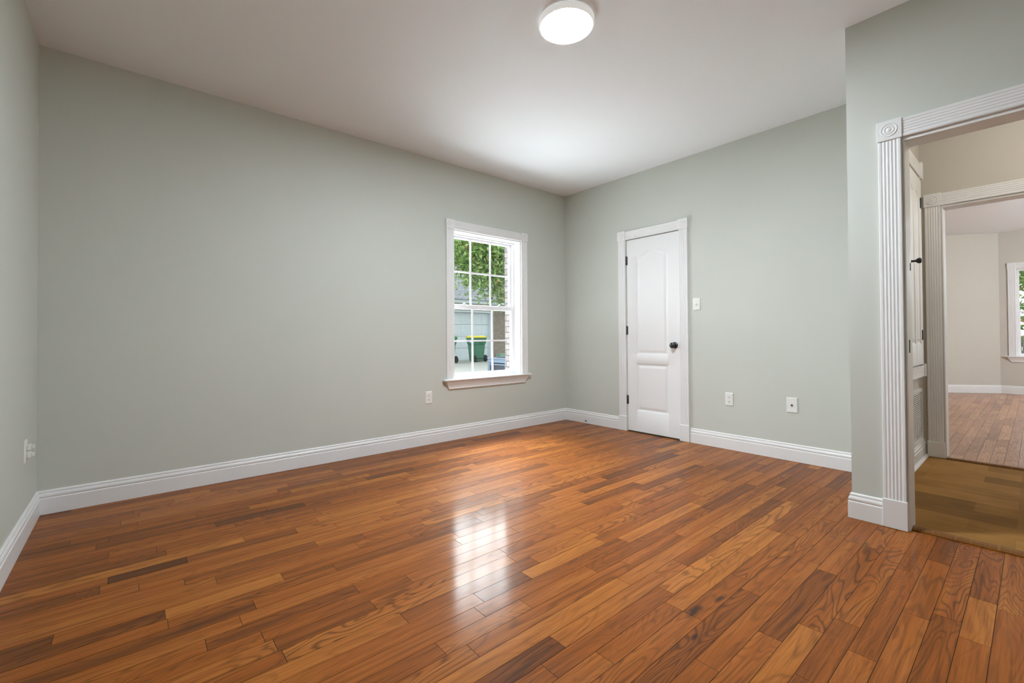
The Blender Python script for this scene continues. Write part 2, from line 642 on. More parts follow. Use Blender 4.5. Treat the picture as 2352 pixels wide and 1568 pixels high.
for y, x in ((-2.49, -3.297), (-2.56, -3.223), (-2.41, -3.086), (-2.34, -3.035), (-2.26, -2.67), (-2.11, -2.727), (-1.33, -2.365)):
    cut(y, x)
cut(-1.18, -4.14, 0.02)
cut(-1.18, -3.87, 0.35)
cut(-1.63, -3.97, 0.95)
cut(-1.63, -3.575, 0.4)
fl = plank_floor('floor', OAK, lambda y: (LX, 0.0) if y > RY else (LX, -0.955), 0.0, FY, 0.075, ph, 0.0, 11, fixed=fixed)
tag(fl, 'glossy stained oak strip floor of the sage green room', 'floor', 'structure')
ff = plank_floor('floor', OAKFAR, lambda y: (1.0, FX), -1.6, -6.4, 0.075, ph, 0.0, 23)
tag(ff, 'pale worn oak strip floor of the room beyond the hall', 'floor', 'structure')
m = MB().box(-0.955, 1.0, -4.6, HY, -0.08, 0.0004)
tag(m.build('floor', LAMINATE), 'dark brown laminate floor of the small hall', 'floor', 'structure')

# ---------------------------------------------------------------- walls
def wall(name, boxes, mat, label):
    mb = MB()
    for b_ in boxes:
        mb.box(*b_)
    return tag(mb.build(name, mat), label, 'wall', 'structure')


WX0, WX1, WZ0, WZ1 = -1.630, -0.733, 0.585, 2.089      # window opening in the back wall
wall('wall_back', [(LX - 0.15, WX0, 0, 0.15, -0.05, H + 0.1), (WX1, 0.15, 0, 0.15, -0.05, H + 0.1), (WX0, WX1, 0, 0.15, -0.05, WZ0), (WX0, WX1, 0, 0.15, WZ1, H + 0.1)], WALL, 'long sage green wall holding the window')
DY0, DY1, DZ = -1.503, -0.897, 2.050                   # closet door opening in the right wall
wall('wall_right', [(0, 0.15, DY1, 0, -0.05, H + 0.1), (0, 0.15, RY, DY0, -0.05, H + 0.1), (0, 0.15, DY0, DY1, DZ, H + 0.1), (0.10, 0.15, DY0, DY1, -0.05, DZ)], WALL, 'sage green wall holding the narrow white closet door')
wall('wall_left', [(LX - 0.15, LX, FY - 0.15, 0, -0.05, H + 0.1)], WALL, 'sage green wall at the left edge with the double plug')
wall('wall_front', [(LX, PX, FY - 0.15, FY, -0.05, H + 0.1)], WALL, 'sage green wall behind the viewer')
OY0, OY1, OZ = -4.23, -3.320, 2.040                    # cased opening in the partition
wall('wall_partition', [(PX, PXB - 0.004, OY1, RY, -0.05, H + 0.1), (PXB - 0.004, 0.0, HY + 0.004, RY, -0.05, H + 0.1), (PX, PXB - 0.004, FY - 0.15, OY0, -0.05, H + 0.1), (PX, PXB - 0.004, OY0, OY1, OZ, H + 0.1)], WALL, 'sage green partition wall with the wide cased opening')
wall('wall_hall_left', [(PXB, W2, HY, HY + 0.004, -0.05, H), (0.15, W2, HY + 0.004, HY + 0.1, -0.05, H + 0.1)], BEIGE, 'beige hall wall with the raised closet door')
wall('wall_hall_near', [(PXB - 0.004, PXB, OY1, HY, -0.05, H), (PXB - 0.004, PXB, -4.6, OY0, -0.05, H), (PXB - 0.004, PXB, OY0, OY1, OZ, H)], BEIGE, 'beige hall side of the partition wall')
wall('wall_hall_right', [(PXB, W2, -4.7, -4.6, -0.05, H + 0.1)], BEIGE, 'beige wall at the unseen end of the hall')
QY0, QY1, QZ = -4.25, -3.262, 2.073                    # second cased opening
wall('wall_hall_far', [(W2, W2B, QY1, -1.5, -0.05, H + 0.1), (W2, W2B, -6.5, QY0, -0.05, H + 0.1), (W2, W2B, QY0, QY1, QZ, H + 0.1)], BEIGE, 'beige wall across the hall with the second cased opening')
# far room: bay wall at an angle, then the window wall
YC = -3.345
b45 = 0.80
mb = MB()
n_ = Vector((0.635, 0.772, 0))
p0, p1 = Vector((FX, YC, 0)), Vector((FX - 1.35, YC + 1.62, 0))
nn = Vector((1.62, 1.35, 0)).normalized() * 0.15
k_ = len(mb.v)
for z in (-0.05, H + 0.1):
    for q in (p0, p1, p1 + nn, p0 + nn):
        mb.v.append((q.x, q.y, z))
for f_ in ((3, 2, 1, 0), (4, 5, 6, 7), (0, 1, 5, 4), (1, 2, 6, 5), (2, 3, 7, 6), (3, 0, 4, 7)):
    mb.face([k_ + i for i in f_])
tag(mb.build('wall_far_angled', BEIGE), 'angled beige bay wall of the far room', 'wall', 'structure')
FY0, FY1, FZ0, FZ1 = -4.40, -3.532, 0.625, 2.118
wall('wall_far_window', [(FX, FX + 0.15, FY1, YC, -0.05, H + 0.1), (FX, FX + 0.15, -6.5, FY0, -0.05, H + 0.1), (FX, FX + 0.15, FY0, FY1, -0.05, FZ0), (FX, FX + 0.15, FY0, FY1, FZ1, H + 0.1)], BEIGE, 'beige far room wall with the far window')
wall('wall_far_left', [(W2B, FX - 1.2, YC + 1.62, YC + 1.75, -0.05, H + 0.1)], BEIGE, 'beige far room wall hidden behind the second opening')
wall('wall_far_right', [(W2, FX + 0.15, -6.6, -6.45, -0.05, H + 0.1)], BEIGE, 'beige wall at the unseen end of the far room')
tag(MB().box(LX - 0.15, 0.15, FY - 0.15, 0.15, H, H + 0.1).build('ceiling', CEIL), 'white painted ceiling of the sage green room', 'ceiling', 'structure')
tag(MB().box(PXB, W2, -4.7, HY, H - 0.001, H + 0.1).build('ceiling', CEIL), 'white hall ceiling', 'ceiling', 'structure')
tag(MB().box(W2B, FX + 0.15, -6.6, YC + 1.75, H, H + 0.1).build('ceiling', CEIL), 'white ceiling of the far room', 'ceiling', 'structure')

# outside skin of the house
mb = MB()
for b_ in [(LX - 0.3, WX0 - 0.01, 0.15, 0.265, -0.3, H), (WX1 - 0.012, 0.3, 0.15, 0.265, -0.3, H), (WX0 - 0.01, WX1 - 0.012, 0.15, 0.265, -0.3, WZ0 - 0.03), (WX0 - 0.01, WX1 - 0.012, 0.15, 0.265, WZ1 + 0.02, H)]:
    mb.box(*b_)
tag(mb.build('wall_exterior_brick', BRICKP), 'pinkish grey brick outside the window', 'wall', 'structure')
mb = MB().box(LX - 0.6, 0.8, 0.15, 0.48, 2.46, 2.60).box(LX - 0.6, 7.6, -7.2, 0.48, 2.86, 2.98)
tag(mb.build('roof', SOFFIT), 'white soffit and roof of the house', 'roof', 'structure')

# ---------------------------------------------------------------- trim profiles
def fluted(wd, th, n=5, edge=0.011, depth=0.0026):
    """profile across the width: (along width, outwards)"""
    p = [(0, 0), (0, th - 0.003), (0.003, th)]
    fw_ = (wd - 2 * edge) / n
    for i in range(n):
        a_ = edge + i * fw_
        p.append((a_ + 0.0012, th))
        for q in range(1, 6):
            s_ = q / 6
            p.append((a_ + 0.0012 + (fw_ - 0.0024) * s_, th - depth * math.sin(math.pi * s_)))
        p.append((a_ + fw_ - 0.0012, th))
    p += [(wd - 0.003, th), (wd, th - 0.003), (wd, 0)]
    return p


BASE = [(0, 0), (0, 0.016), (0.088, 0.016), (0.0915, 0.0145), (0.0935, 0.0118), (0.0955, 0.0118), (0.099, 0.0138), (0.105, 0.0148), (0.110, 0.0142), (0.115, 0.0120), (0.119, 0.0098),
        (0.1205, 0.0078), (0.1225, 0.0078), (0.1245, 0.0088), (0.129, 0.0088), (0.133, 0.0070), (0.136, 0.0040), (0.137, 0)]


def baseboard(name, P, ldir, out, length, label, m0=0.0, m1=0.0):
    mb = MB().extrude(BASE, P, (0, 0, 1), out, ldir, length, m0, m1)
    o = mb.build(name, TRIM)
    for p_ in o.data.polygons:
        p_.use_smooth = False
    return tag(o, label, 'baseboard', 'structure')


baseboard('baseboard_back', (LX, 0, 0.001), (1, 0, 0), (0, -1, 0), -LX, 'long white baseboard under the window wall', 1, -1)
baseboard('baseboard_right', (0, 0, 0.001), (0, -1, 0), (-1, 0, 0), 0.800, 'short white baseboard between the corner and closet door', 1, 0)
baseboard('baseboard_right', (0, -1.606, 0.001), (0, -1, 0), (-1, 0, 0), -RY - 1.606, 'white baseboard under the outlet beside the closet door', 0, 0)
baseboard('baseboard_left', (LX, FY, 0.001), (0, 1, 0), (1, 0, 0), -FY, 'white baseboard of the left edge wall', 0, -1)
baseboard('baseboard_partition', (PX, -3.221, 0.001), (0, 1, 0), (-1, 0, 0), RY + 3.221, 'short white baseboard stub beside the cased opening', 0, 1)
baseboard('baseboard_return', (PX, RY, 0.001), (1, 0, 0), (0, 1, 0), -PX - 0.02, 'white baseboard around the partition corner', -1, 0)
baseboard('baseboard_hall', (PXB, HY, 0.0), (1, 0, 0), (0, -1, 0), W2 - PXB, 'grey white baseboard under the return air grille', 0, 0)
sl = Vector((1.35, -1.62, 0))
baseboard('baseboard_far_angled', (p1.x, p1.y, 0.001), sl.normalized(), (-sl.normalized().y * -1, sl.normalized().x * -1, 0), sl.length, 'white baseboard of the angled bay wall', 0, -0.4)
baseboard('baseboard_far_window', (FX, YC, 0.001), (0, -1, 0), (-1, 0, 0), 3.1, 'white baseboard under the far window', 0.4, 0)
mb = MB().extrude([(0, 0), (0, 0.034), (0.006, 0.033), (0.013, 0.028), (0.017, 0.022), (0.018, 0.016), (0.018, 0)], (PXB, HY, 0.0), (0, 0, 1), (0, -1, 0), (1, 0, 0), W2 - 0.02 - PXB)
tag(mb.build('trim_1', TRIM), 'white shoe moulding along the hall baseboard', 'trim', 'structure')


def bullseye(mb, c, out, r_=0.036):
    """raised rings on a corner block; c is the centre on the block's face"""
    prof = [(r_, 0.0), (r_ * 0.97, 0.0022), (r_ * 0.90, 0.003), (r_ * 0.82, 0.0016), (r_ * 0.74, -0.0006), (r_ * 0.64, 0.0006), (r_ * 0.57, 0.0028), (r_ * 0.48, 0.0028), (r_ * 0.41, 0.0006),
            (r_ * 0.33, 0.0004), (r_ * 0.26, 0.0026), (r_ * 0.12, 0.0042), (0.0004, 0.0046)]
    mb.lathe(prof, c, out, 40, True, False)


def casing_set(name, label, x, out, y0, y1, zb, zt, wd, plinth, nfl=5, sides=(True, True), th=0.020, head_extra=0.0, base_block=True, legs_from=0.0):
    """fluted casing round an opening in a wall x = const (out = +-1 along x). y0 < y1 opening edges, zt head height."""
    root = empty(name, (x, (y0 + y1) / 2, zb))
    tag(root, label, 'trim', 'structure')
    prof = fluted(wd, th, nfl)
    bt = th + 0.006
    for side, ok in ((0, sides[0]), (1, sides[1])):
        if not ok:
            continue
        ya = y1 if side else y0 - wd
        mb = MB().extrude(prof, (x, ya, zb + plinth), (0, 1, 0), (out, 0, 0), (0, 0, 1), zt - zb - plinth)
        mb.build('side_casing', TRIM, root)
        bl = MB()
        e = 0.004
        xa, xb = sorted((x, x + out * bt))
        bl.box(xa, xb, ya - e, ya + wd + e, zt - 0.001, zt + wd + 0.007)
        bullseye(bl, (x + out * bt, ya + wd / 2, zt + wd / 2 + 0.003), (out, 0, 0), wd * 0.38)
        bl.build('corner_block', TRIM, root, bevel=0.002)
        if base_block and plinth > 0:
            pm = MB().box(xa, xb, ya - e, ya + wd + e, zb + 0.0005, zb + plinth)
            pm.build('plinth_block', TRIM, root, bevel=0.0035)
    mb = MB().extrude(fluted(wd, th, nfl), (x, y0 + 0.004, zt), (0, 0, 1), (out, 0, 0), (0, 1, 0), y1 - y0 - 0.008)
    mb.build('head_casing', TRIM, root)
    return root


casing_set('trim_2', 'white fluted casing around the narrow closet door', 0.0, -1, DY0 - 0.006, DY1 + 0.006, 0.0, DZ - 0.002, 0.091, 0.16)
c3 = casing_set('trim_3', 'white fluted casing of the wide opening into the hall', PX, -1, OY0, OY1 + 0.004, 0.0, OZ, 0.095, 0.15)
mb = MB().box(PX - 0.003, PXB + 0.003, OY1 - 0.006, OY1 + 0.0, 0.001, OZ - 0.001).box(PX - 0.003, PXB + 0.003, OY0, OY0 + 0.006, 0.001, OZ - 0.001).box(PX - 0.003, PXB + 0.003, OY0 + 0.006, OY1 - 0.006, OZ - 0.018, OZ - 0.001)
mb.build('jamb', TRIM, c3)
mb = MB().box(PXB + 0.001, PXB + 0.016, OY1 + 0.002, OY1 + 0.085, 0.001, OZ + 0.09)
mb.build('hall_side_casing', TRIM, c3, bevel=0.003)
mb = MB().box(-0.965, -0.951, OY1 - 0.0085, OY1 - 0.0055, 0.918, 0.985)
mb.build('strike_plate', BLACK, c3)
mb = MB().box(-0.905, -0.897, OY1 - 0.0085, OY1 - 0.0055, 1.355, 1.395)
mb.build('catch', BLACK, c3)
c4 = casing_set('trim_4', 'beige lit fluted casing of the second opening across the hall', W2, -1, QY0, QY1 + 0.004, 0.0, QZ, 0.098, 0.128)
mb = MB().box(W2 - 0.003, W2B + 0.003, QY1 - 0.008, QY1, 0.001, QZ - 0.001).box(W2 - 0.003, W2B + 0.003, QY0, QY0 + 0.008, 0.001, QZ - 0.001).box(W2 - 0.003, W2B + 0.003, QY0 + 0.008, QY1 - 0.008, QZ - 0.016, QZ - 0.001)
mb.build('jamb', TRIM, c4)

# thresholds
THRESH = wood_floor('threshold_oak', (0.20, 0.085, 0.022), (0.36, 0.165, 0.045), (0.46, 0.23, 0.07), coat=0.2)
tp = [(0, 0), (0, 0.004), (0.010, 0.011), (0.016, 0.013), (0.046, 0.013), (0.052, 0.011), (0.062, 0.004), (0.062, 0)]
mb = MB().extrude([(a_, b_) for a_, b_ in tp], (-0.986, OY0 + 0.008, 0.0005), (1, 0, 0), (0, 0, 1), (0, 1, 0), OY1 - OY0 - 0.016)
tag(mb.build('trim_5', THRESH), 'oak threshold strip between oak floor and dark laminate', 'threshold', 'structure')
mb = MB().extrude([(a_, b_) for a_, b_ in tp], (0.962, QY0 + 0.010, 0.0005), (1, 0, 0), (0, 0, 1), (0, 1, 0), QY1 - QY0 - 0.020)
tag(mb.build('trim_6', THRESH), 'dark oak threshold strip at the second opening', 'threshold', 'structure')

# ---------------------------------------------------------------- panel doors
def panel_height(d):
    """depth of the sticking as a function of the distance inside the panel edge"""
    if d <= 0:
        return 0.0
    pts = [(0, 0), (0.004, -0.0025), (0.012, -0.0075), (0.018, -0.0085), (0.024, -0.0080), (0.040, -0.0030), (0.046, -0.0018), (0.05, -0.0016), (9, -0.0016)]
    for (a_, h0), (b_, h1) in zip(pts, pts[1:]):
        if d <= b_:
            return h0 + (h1 - h0) * (d - a_) / (b_ - a_)
    return pts[-1][1]


def panel_door(name, origin, width, height, panels, thick, mat, place, parent=None):
    """panels: (u0, u1, v0, v1, arch). place(u, v, h) -> world point; h is outwards."""
    offs = [0, 0.004, 0.008, 0.012, 0.018, 0.024, 0.032, 0.040, 0.046, 0.052]
    us, vs = {0.0, width}, {0.0, height}
    for (a0, a1, b0, b1, arch) in panels:
        for o_ in offs:
            us |= {a0 + o_, a1 - o_}
            vs |= {b0 + o_, b1 - o_}
        if arch:
            z = b1 - 0.06
            while z < b1 + arch + 0.004:
                vs.add(round(z, 4))
                z += 0.004
            u_ = a0
            while u_ < a1:
                us.add(round(u_, 4))
                u_ += (a1 - a0) / 48
    def thin(s_):
        r_ = []
        for q in sorted(s_):
            if not r_ or q - r_[-1] > 0.0011:
                r_.append(q)
        return r_
    us, vs = thin(us), thin(vs)

    def hgt(u_, v_):
        h = 0.0
        for (a0, a1, b0, b1, arch) in panels:
            top = b1
            sl_ = 0.0
            if arch:
                s_ = (u_ - a0) / (a1 - a0)
                s_ = min(1, max(0, s_))
                q = min(1, max(0, (0.5 - abs(s_ - 0.5)) / 0.5))          # 0 at the edges, 1 in the middle
                q = min(1, max(0, (q - 0.22) / 0.70))
                top = b1 + arch * (q * q * (3 - 2 * q))
                sl_ = arch * 6 * q * (1 - q) / 0.70 * 2 / (a1 - a0)
            d = min(u_ - a0, a1 - u_, v_ - b0, (top - v_) / math.sqrt(1 + sl_ * sl_))
            if d > 0:
                h = panel_height(d)
        return h
    mb = MB()
    nu, nv = len(us), len(vs)
    for v_ in vs:
        for u_ in us:
            mb.v.append(tuple(place(u_, v_, hgt(u_, v_))))
    for j in range(nv - 1):
        for i in range(nu - 1):
            a_ = j * nu + i
            mb.face([a_, a_ + 1, a_ + nu + 1, a_ + nu], True)
    # rim and back
    k = len(mb.v)
    cs = [(0, 0), (width, 0), (width, height), (0, height)]
    for (a_, b_) in cs:
        mb.v.append(tuple(place(a_, b_, 0)))
    for (a_, b_) in cs:
        mb.v.append(tuple(place(a_, b_, -thick)))
    for q in ((4, 5, 1, 0), (5, 6, 2, 1), (6, 7, 3, 2), (7, 4, 0, 3), (7, 6, 5, 4)):
        mb.face([k + i for i in q])
    o = mb.build(name, mat, parent, origin=origin)
    bm_ = bmesh.new()
    bm_.from_mesh(o.data)
    bmesh.ops.recalc_face_normals(bm_, faces=bm_.faces)
    bm_.to_mesh(o.data)
    bm_.free()
    return o


# closet door in the right wall (x = 0), hinges on the far side, u runs towards -y
dw = (DY1 - 0.003) - (DY0 + 0.003)
door = panel_door('door_1', (0, -1.2, 0.012), dw, 2.030, [(0.113, 0.480, 0.810, 1.850, 0.046), (0.113, 0.484, 0.215, 0.715, 0)], 0.034, DOORP,
                  lambda a_, b_, h: Vector((-0.001 - h, DY1 - 0.003 - a_, 0.012 + b_)))
tag(door, 'narrow white two panel closet door with arched upper panel', 'door', 'structure')


def hinge(parent, x, y, z, hh=0.09):
    mb = MB().box(x - 0.002, x + 0.001, y - 0.016, y + 0.012, z - hh / 2, z + hh / 2)
    mb.lathe([(0.0055, -hh / 2), (0.0055, hh / 2)], (x - 0.006, y, z), (0, 0, 1), 12)
    mb.lathe([(0.0035, hh / 2), (0.0055, hh / 2 + 0.002), (0.001, hh / 2 + 0.008)], (x - 0.006, y, z), (0, 0, 1), 12)
    return mb.build('hinge', STEEL, parent)


for z in (1.825, 1.076, 0.335):
    hinge(door, -0.001, DY1 + 0.001, z)
kb = MB().lathe([(0.032, 0.0), (0.032, 0.004), (0.028, 0.009), (0.014, 0.011)], (-0.001, -1.452, 0.922), (-1, 0, 0), 32)
rose = kb.build('knob_rosette', PEWTER, door)
kb = MB().lathe([(0.011, 0.010), (0.011, 0.026), (0.016, 0.031), (0.024, 0.038), (0.0275, 0.047), (0.0275, 0.055), (0.024, 0.062), (0.015, 0.066), (0.001, 0.067)], (-0.001, -1.452, 0.922), (-1, 0, 0), 32)
kb.build('door_knob', PEWTER, door)

# raised closet door in the hall's side wall (faces -y)
HD = HY - 0.028
door2 = panel_door('door_2', (0.5, HD, 0.775), 0.62, 1.50, [(0.10, 0.285, 0.16, 1.36, 0.03), (0.335, 0.52, 0.16, 1.36, 0.03)], 0.026, DOORM,
                   lambda a_, b_, h: Vector((0.235 + a_, HD - h, 0.775 + b_)))
tag(door2, 'white raised closet door in the hall, seen edge on', 'door', 'structure')
for z in (2.08, 1.01):
    MB().box(0.795, 0.853, HD - 0.006, HD - 0.0005, z - 0.04, z + 0.04).build('hinge', BLACK, door2)
kb = MB().lathe([(0.015, 0.0), (0.013, 0.003), (0.008, 0.010), (0.0075, 0.028), (0.012, 0.034), (0.0195, 0.044), (0.021, 0.052), (0.018, 0.060), (0.009, 0.065), (0.001, 0.066)], (0.33, HD + 0.001, 1.555), (0, -1, 0), 24)
kb.build('door_knob', BLACK, door2)
t7 = empty('trim_7', (0.5, HY, 0.7))
tag(t7, 'white fluted rails above and below the raised hall closet door', 'trim', 'structure')
prof = fluted(0.105, 0.036, 5)
MB().extrude(prof, (0.02, HY, 2.285), (0, 0, 1), (0, -1, 0), (1, 0, 0), 0.76).build('head_rail', TRIM, t7)
MB().box(0.780, 0.855, HY - 0.044, HY - 0.0005, 2.275, 2.405).build('corner_block', TRIM, t7, bevel=0.003)
prof = fluted(0.088, 0.036, 6)
MB().extrude(prof, (0.20, HY, 0.675), (0, 0, 1), (0, -1, 0), (1, 0, 0), 0.615).build('sill_rail', TRIM, t7)
MB().box(0.815, 0.862, HY - 0.044, HY - 0.0005, 0.675, 0.775).build('end_block', TRIM, t7, bevel=0.004)
MB().box(0.165, 0.20, HY - 0.048, HY - 0.0005, 0.672, 0.77).build('end_block', TRIM, t7, bevel=0.004)
MB().box(0.10, 0.225, HY - 0.030, HY - 0.0005, 0.14, 2.285).build('side_casing', TRIM, t7, bevel=0.003)

# return air grille under it
g = empty('return_air_grille', (0.64, HY, 0.12))
tag(g, 'white stamped return air grille under the raised hall door', 'grille')
GX0, GX1, GZ0, GZ1 = 0.36, 0.90, 0.145, 0.575
mb = MB()
fr_ = 0.028
for b_ in ((GX0, GX1, GZ0, GZ0 + fr_), (GX0, GX1, GZ1 - fr_, GZ1), (GX0, GX0 + fr_, GZ0 + fr_, GZ1 - fr_), (GX1 - fr_, GX1, GZ0 + fr_, GZ1 - fr_)):
    mb.box(b_[0], b_[1], HY - 0.012, HY - 0.0005, b_[2], b_[3])
mb.build('grille_frame', GRILLE, g)
MB().box(GX0 + 0.01, GX1 - 0.01, HY - 0.003, HY - 0.001, GZ0 + 0.01, GZ1 - 0.01).build('filter', DARK, g)
mb = MB()
z = GZ0 + fr_ + 0.004
while z < GZ1 - fr_ - 0.006:
    mb.box(GX0 + fr_, GX1 - fr_, HY - 0.0075, HY - 0.0035, z, z + 0.0062)
    z += 0.0155
for i in range(1, 6):
    x = GX0 + fr_ + (GX1 - GX0 - 2 * fr_) * i / 6
    mb.box(x - 0.010, x + 0.010, HY - 0.0077, HY - 0.0036, GZ0 + fr_, GZ1 - fr_)
mb.build('louvres', GRILLE, g)

# ---------------------------------------------------------------- windows
def sash(root, name, mk, u0, u1, z0, z1, d, st, top, bot, cols, rows, mt=0.017):
    """mk(u0,u1,d0,d1,z0,z1) -> box args; d is the depth into the wall"""
    mb = MB()
    for a_ in ((u0, u0 + st, z0, z1), (u1 - st, u1, z0, z1), (u0 + st, u1 - st, z0, z0 + bot), (u0 + st, u1 - st, z1 - top, z1)):
        mb.box(*mk(a_[0], a_[1], d, d + 0.028, a_[2], a_[3]))
    s_ = mb.build(name, VINYL, root, bevel=0.002)
    gu0, gu1, gz0, gz1 = u0 + st, u1 - st, z0 + bot, z1 - top
    mb = MB()
    for i in range(1, cols):
        x = gu0 + (gu1 - gu0) * i / cols
        mb.box(*mk(x - mt / 2, x + mt / 2, d + 0.009, d + 0.019, gz0, gz1))
    for i in range(1, rows):
        z_ = gz0 + (gz1 - gz0) * i / rows
        mb.box(*mk(gu0, gu1, d + 0.0085, d + 0.0195, z_ - mt / 2, z_ + mt / 2))
    if cols > 1 or rows > 1:
        mb.build('muntins', VINYL, s_)
    MB().box(*mk(gu0 - 0.004, gu1 + 0.004, d + 0.0205, d + 0.0235, gz0 - 0.004, gz1 + 0.004)).build('glass_pane', GLASS, s_)
    return s_


w1 = empty('window_1', (-1.18, 0, WZ0))
tag(w1, 'white double hung window with muntins overlooking the garage', 'window', 'structure')
mky = lambda a_, b_, d0, d1, z0, z1: (a_, b_, d0, d1, z0, z1)
# jamb liner
mb = MB()
jt = 0.012
for b_ in ((WX0, WX0 + jt, WZ0, WZ1), (WX1 - jt, WX1, WZ0, WZ1), (WX0 + jt, WX1 - jt, WZ1 - jt, WZ1), (WX0 + jt, WX1 - jt, WZ0, WZ0 + jt)):
    mb.box(b_[0], b_[1], -0.001, 0.100, b_[2], b_[3])
mb.build('jamb_liner', TRIM, w1)
mb = MB()
ft = 0.026
for b_ in ((WX0, WX0 + ft, WZ0, WZ1), (WX1 - ft, WX1, WZ0, WZ1), (WX0 + ft, WX1 - ft, WZ1 - ft, WZ1), (WX0 + ft, WX1 - ft, WZ0, WZ0 + ft + 0.006)):
    mb.box(b_[0], b_[1], 0.100, 0.168, b_[2], b_[3])
mb.build('vinyl_frame', VINYL, w1)
US0, US1 = WX0 + ft - 0.002, WX1 - ft + 0.002
sash(w1, 'upper_sash', mky, US0, US1, 1.318, WZ1 - ft + 0.004, 0.136, 0.026, 0.026, 0.040, 3, 2)
lo = sash(w1, 'lower_sash', mky, US0, US1, WZ0 + ft + 0.004, 1.352, 0.104, 0.026, 0.046, 0.030, 3, 2)
mb = MB()
for x in (-1.42, -0.95):
    mb.box(x - 0.022, x + 0.022, 0.104, 0.128, 1.3525, 1.362)
    mb.lathe([(0.011, 0), (0.011, 0.008), (0.004, 0.012)], (x, 0.114, 1.362), (0, 0, 1), 16)
mb.build('sash_lock', VINYL, w1)
# casing of the window (wall y = 0, facing -y)
wd = 0.089
prof = fluted(wd, 0.020, 5)
CX0, CX1 = WX0 + 0.002, WX1 - 0.001
CZ = WZ1 - 0.001
SZ = 0.603
for xa in (CX0 - wd, CX1):
    MB().extrude(prof, (xa, 0, SZ), (1, 0, 0), (0, -1, 0), (0, 0, 1), CZ - SZ).build('side_casing', TRIM, w1)
    bl = MB().box(xa - 0.003, xa + wd + 0.003, -0.026, -0.0005, CZ, CZ + wd + 0.004)
    bullseye(bl, (xa + wd / 2, -0.026, CZ + wd / 2 + 0.002), (0, -1, 0), 0.034)
    bl.build('corner_block', TRIM, w1, bevel=0.002)
MB().extrude(prof, (CX0, 0, CZ), (0, 0, 1), (0, -1, 0), (1, 0, 0), CX1 - CX0).build('head_casing', TRIM, w1)
mb = MB().extrude([(0, 0), (0, 0.050), (0.004, 0.056), (0.009, 0.058), (0.014, 0.056), (0.018, 0.050), (0.018, 0)], (-1.763, -0.0005, 0.585), (0, 0, 1), (0, -1, 0), (1, 0, 0), 1.138)
mb.box(WX0 + 0.0125, WX1 - 0.0125, -0.0005, 0.099, 0.5975, 0.603)
mb.build('stool', TRIM, w1)


def apron(root, place, u0, u1, zt, zb, inset):
    """moulding under a stool, its ends returned at an angle"""
    mb = MB()
    prof_ = [(0.0, 0.0), (0.0, 0.040), (-0.010, 0.042), (-0.022, 0.034), (-0.045, 0.022), (-0.066, 0.016), (-0.074, 0.018), (-0.082, 0.014), (zb - zt, 0.010), (zb - zt, 0.0)]
    k = len(prof_)
    for e in (0, 1):
        for (dz, o_) in prof_:
            s_ = inset * (dz / (zb - zt))
            mb.v.append(tuple(place((u0 + s_) if e == 0 else (u1 - s_), o_, zt + dz)))
    for i in range(k):
        j = (i + 1) % k
        mb.face([i, j, k + j, k + i])
    mb.face(list(range(k))[::-1])
    mb.face(list(range(k, 2 * k)))
    o = mb.build('apron', TRIM, root)
    bm_ = bmesh.new()
    bm_.from_mesh(o.data)
    bmesh.ops.recalc_face_normals(bm_, faces=bm_.faces)
    bm_.to_mesh(o.data)
    bm_.free()


apron(w1, lambda u_, o_, z_: Vector((u_, -0.0005 - o_, z_)), -1.735, -0.645, 0.5845, 0.498, 0.046)

# far window (wall x = FX, facing -x)
w2 = empty('window_2', (FX, -3.9, FZ0))
tag(w2, 'white far room window at the right edge with green trees outside', 'window', 'structure')
mkx = lambda a_, b_, d0, d1, z0, z1: (FX + d0, FX + d1, a_, b_, z0, z1)
mb = MB()
for b_ in ((FY0, FY0 + jt, FZ0, FZ1), (FY1 - jt, FY1, FZ0, FZ1), (FY0 + jt, FY1 - jt, FZ1 - jt, FZ1), (FY0 + jt, FY1 - jt, FZ0, FZ0 + jt)):
    mb.box(*mkx(b_[0], b_[1], -0.001, 0.09, b_[2], b_[3]))
mb.build('jamb_liner', TRIM, w2)
sash(w2, 'upper_sash', mkx, FY0 + 0.013, FY1 - 0.013, 1.37, FZ1 - 0.013, 0.122, 0.028, 0.028, 0.036, 1, 1)
sash(w2, 'lower_sash', mkx, FY0 + 0.013, FY1 - 0.013, FZ0 + 0.013, 1.405, 0.090, 0.034, 0.040, 0.042, 1, 1)
for ya in (FY1, FY0 - wd):
    MB().extrude(prof, (FX, ya, 0.64), (0, 1, 0), (-1, 0, 0), (0, 0, 1), FZ1 - 0.64).build('side_casing', TRIM, w2)
    MB().box(FX - 0.026, FX - 0.0005, ya - 0.003, ya + wd + 0.003, FZ1, FZ1 + wd + 0.004).build('corner_block', TRIM, w2, bevel=0.002)
MB().extrude(prof, (FX, FY0, FZ1), (0, 0, 1), (-1, 0, 0), (0, 1, 0), FY1 - FY0).build('head_casing', TRIM, w2)
MB().box(FX - 0.056, FX - 0.0005, FY0 - 0.14, FY1 + 0.14, 0.623, 0.640).build('stool', TRIM, w2, bevel=0.005)
apron(w2, lambda u_, o_, z_: Vector((FX - 0.0005 - o_, u_, z_)), FY0 - 0.11, FY1 + 0.11, 0.6225, 0.54, 0.05)

# ---------------------------------------------------------------- ceiling light
LC = (-2.262, -2.115, H)
cl = empty('ceiling_light', LC)
tag(cl, 'round white flush ceiling light, switched on', 'ceiling light')
MB().lathe([(0.150, -0.002), (0.150, -0.028), (0.1475, -0.034), (0.142, -0.036), (0.141, -0.033), (0.141, -0.002)], LC, (0, 0, 1), 64).build('rim', RIM, cl)
MB().lathe([(0.1405, -0.030), (0.1405, -0.0365), (0.132, -0.0385), (0.08, -0.0395), (0.001, -0.040)], LC, (0, 0, 1), 64).build('diffuser', OPAL, cl)

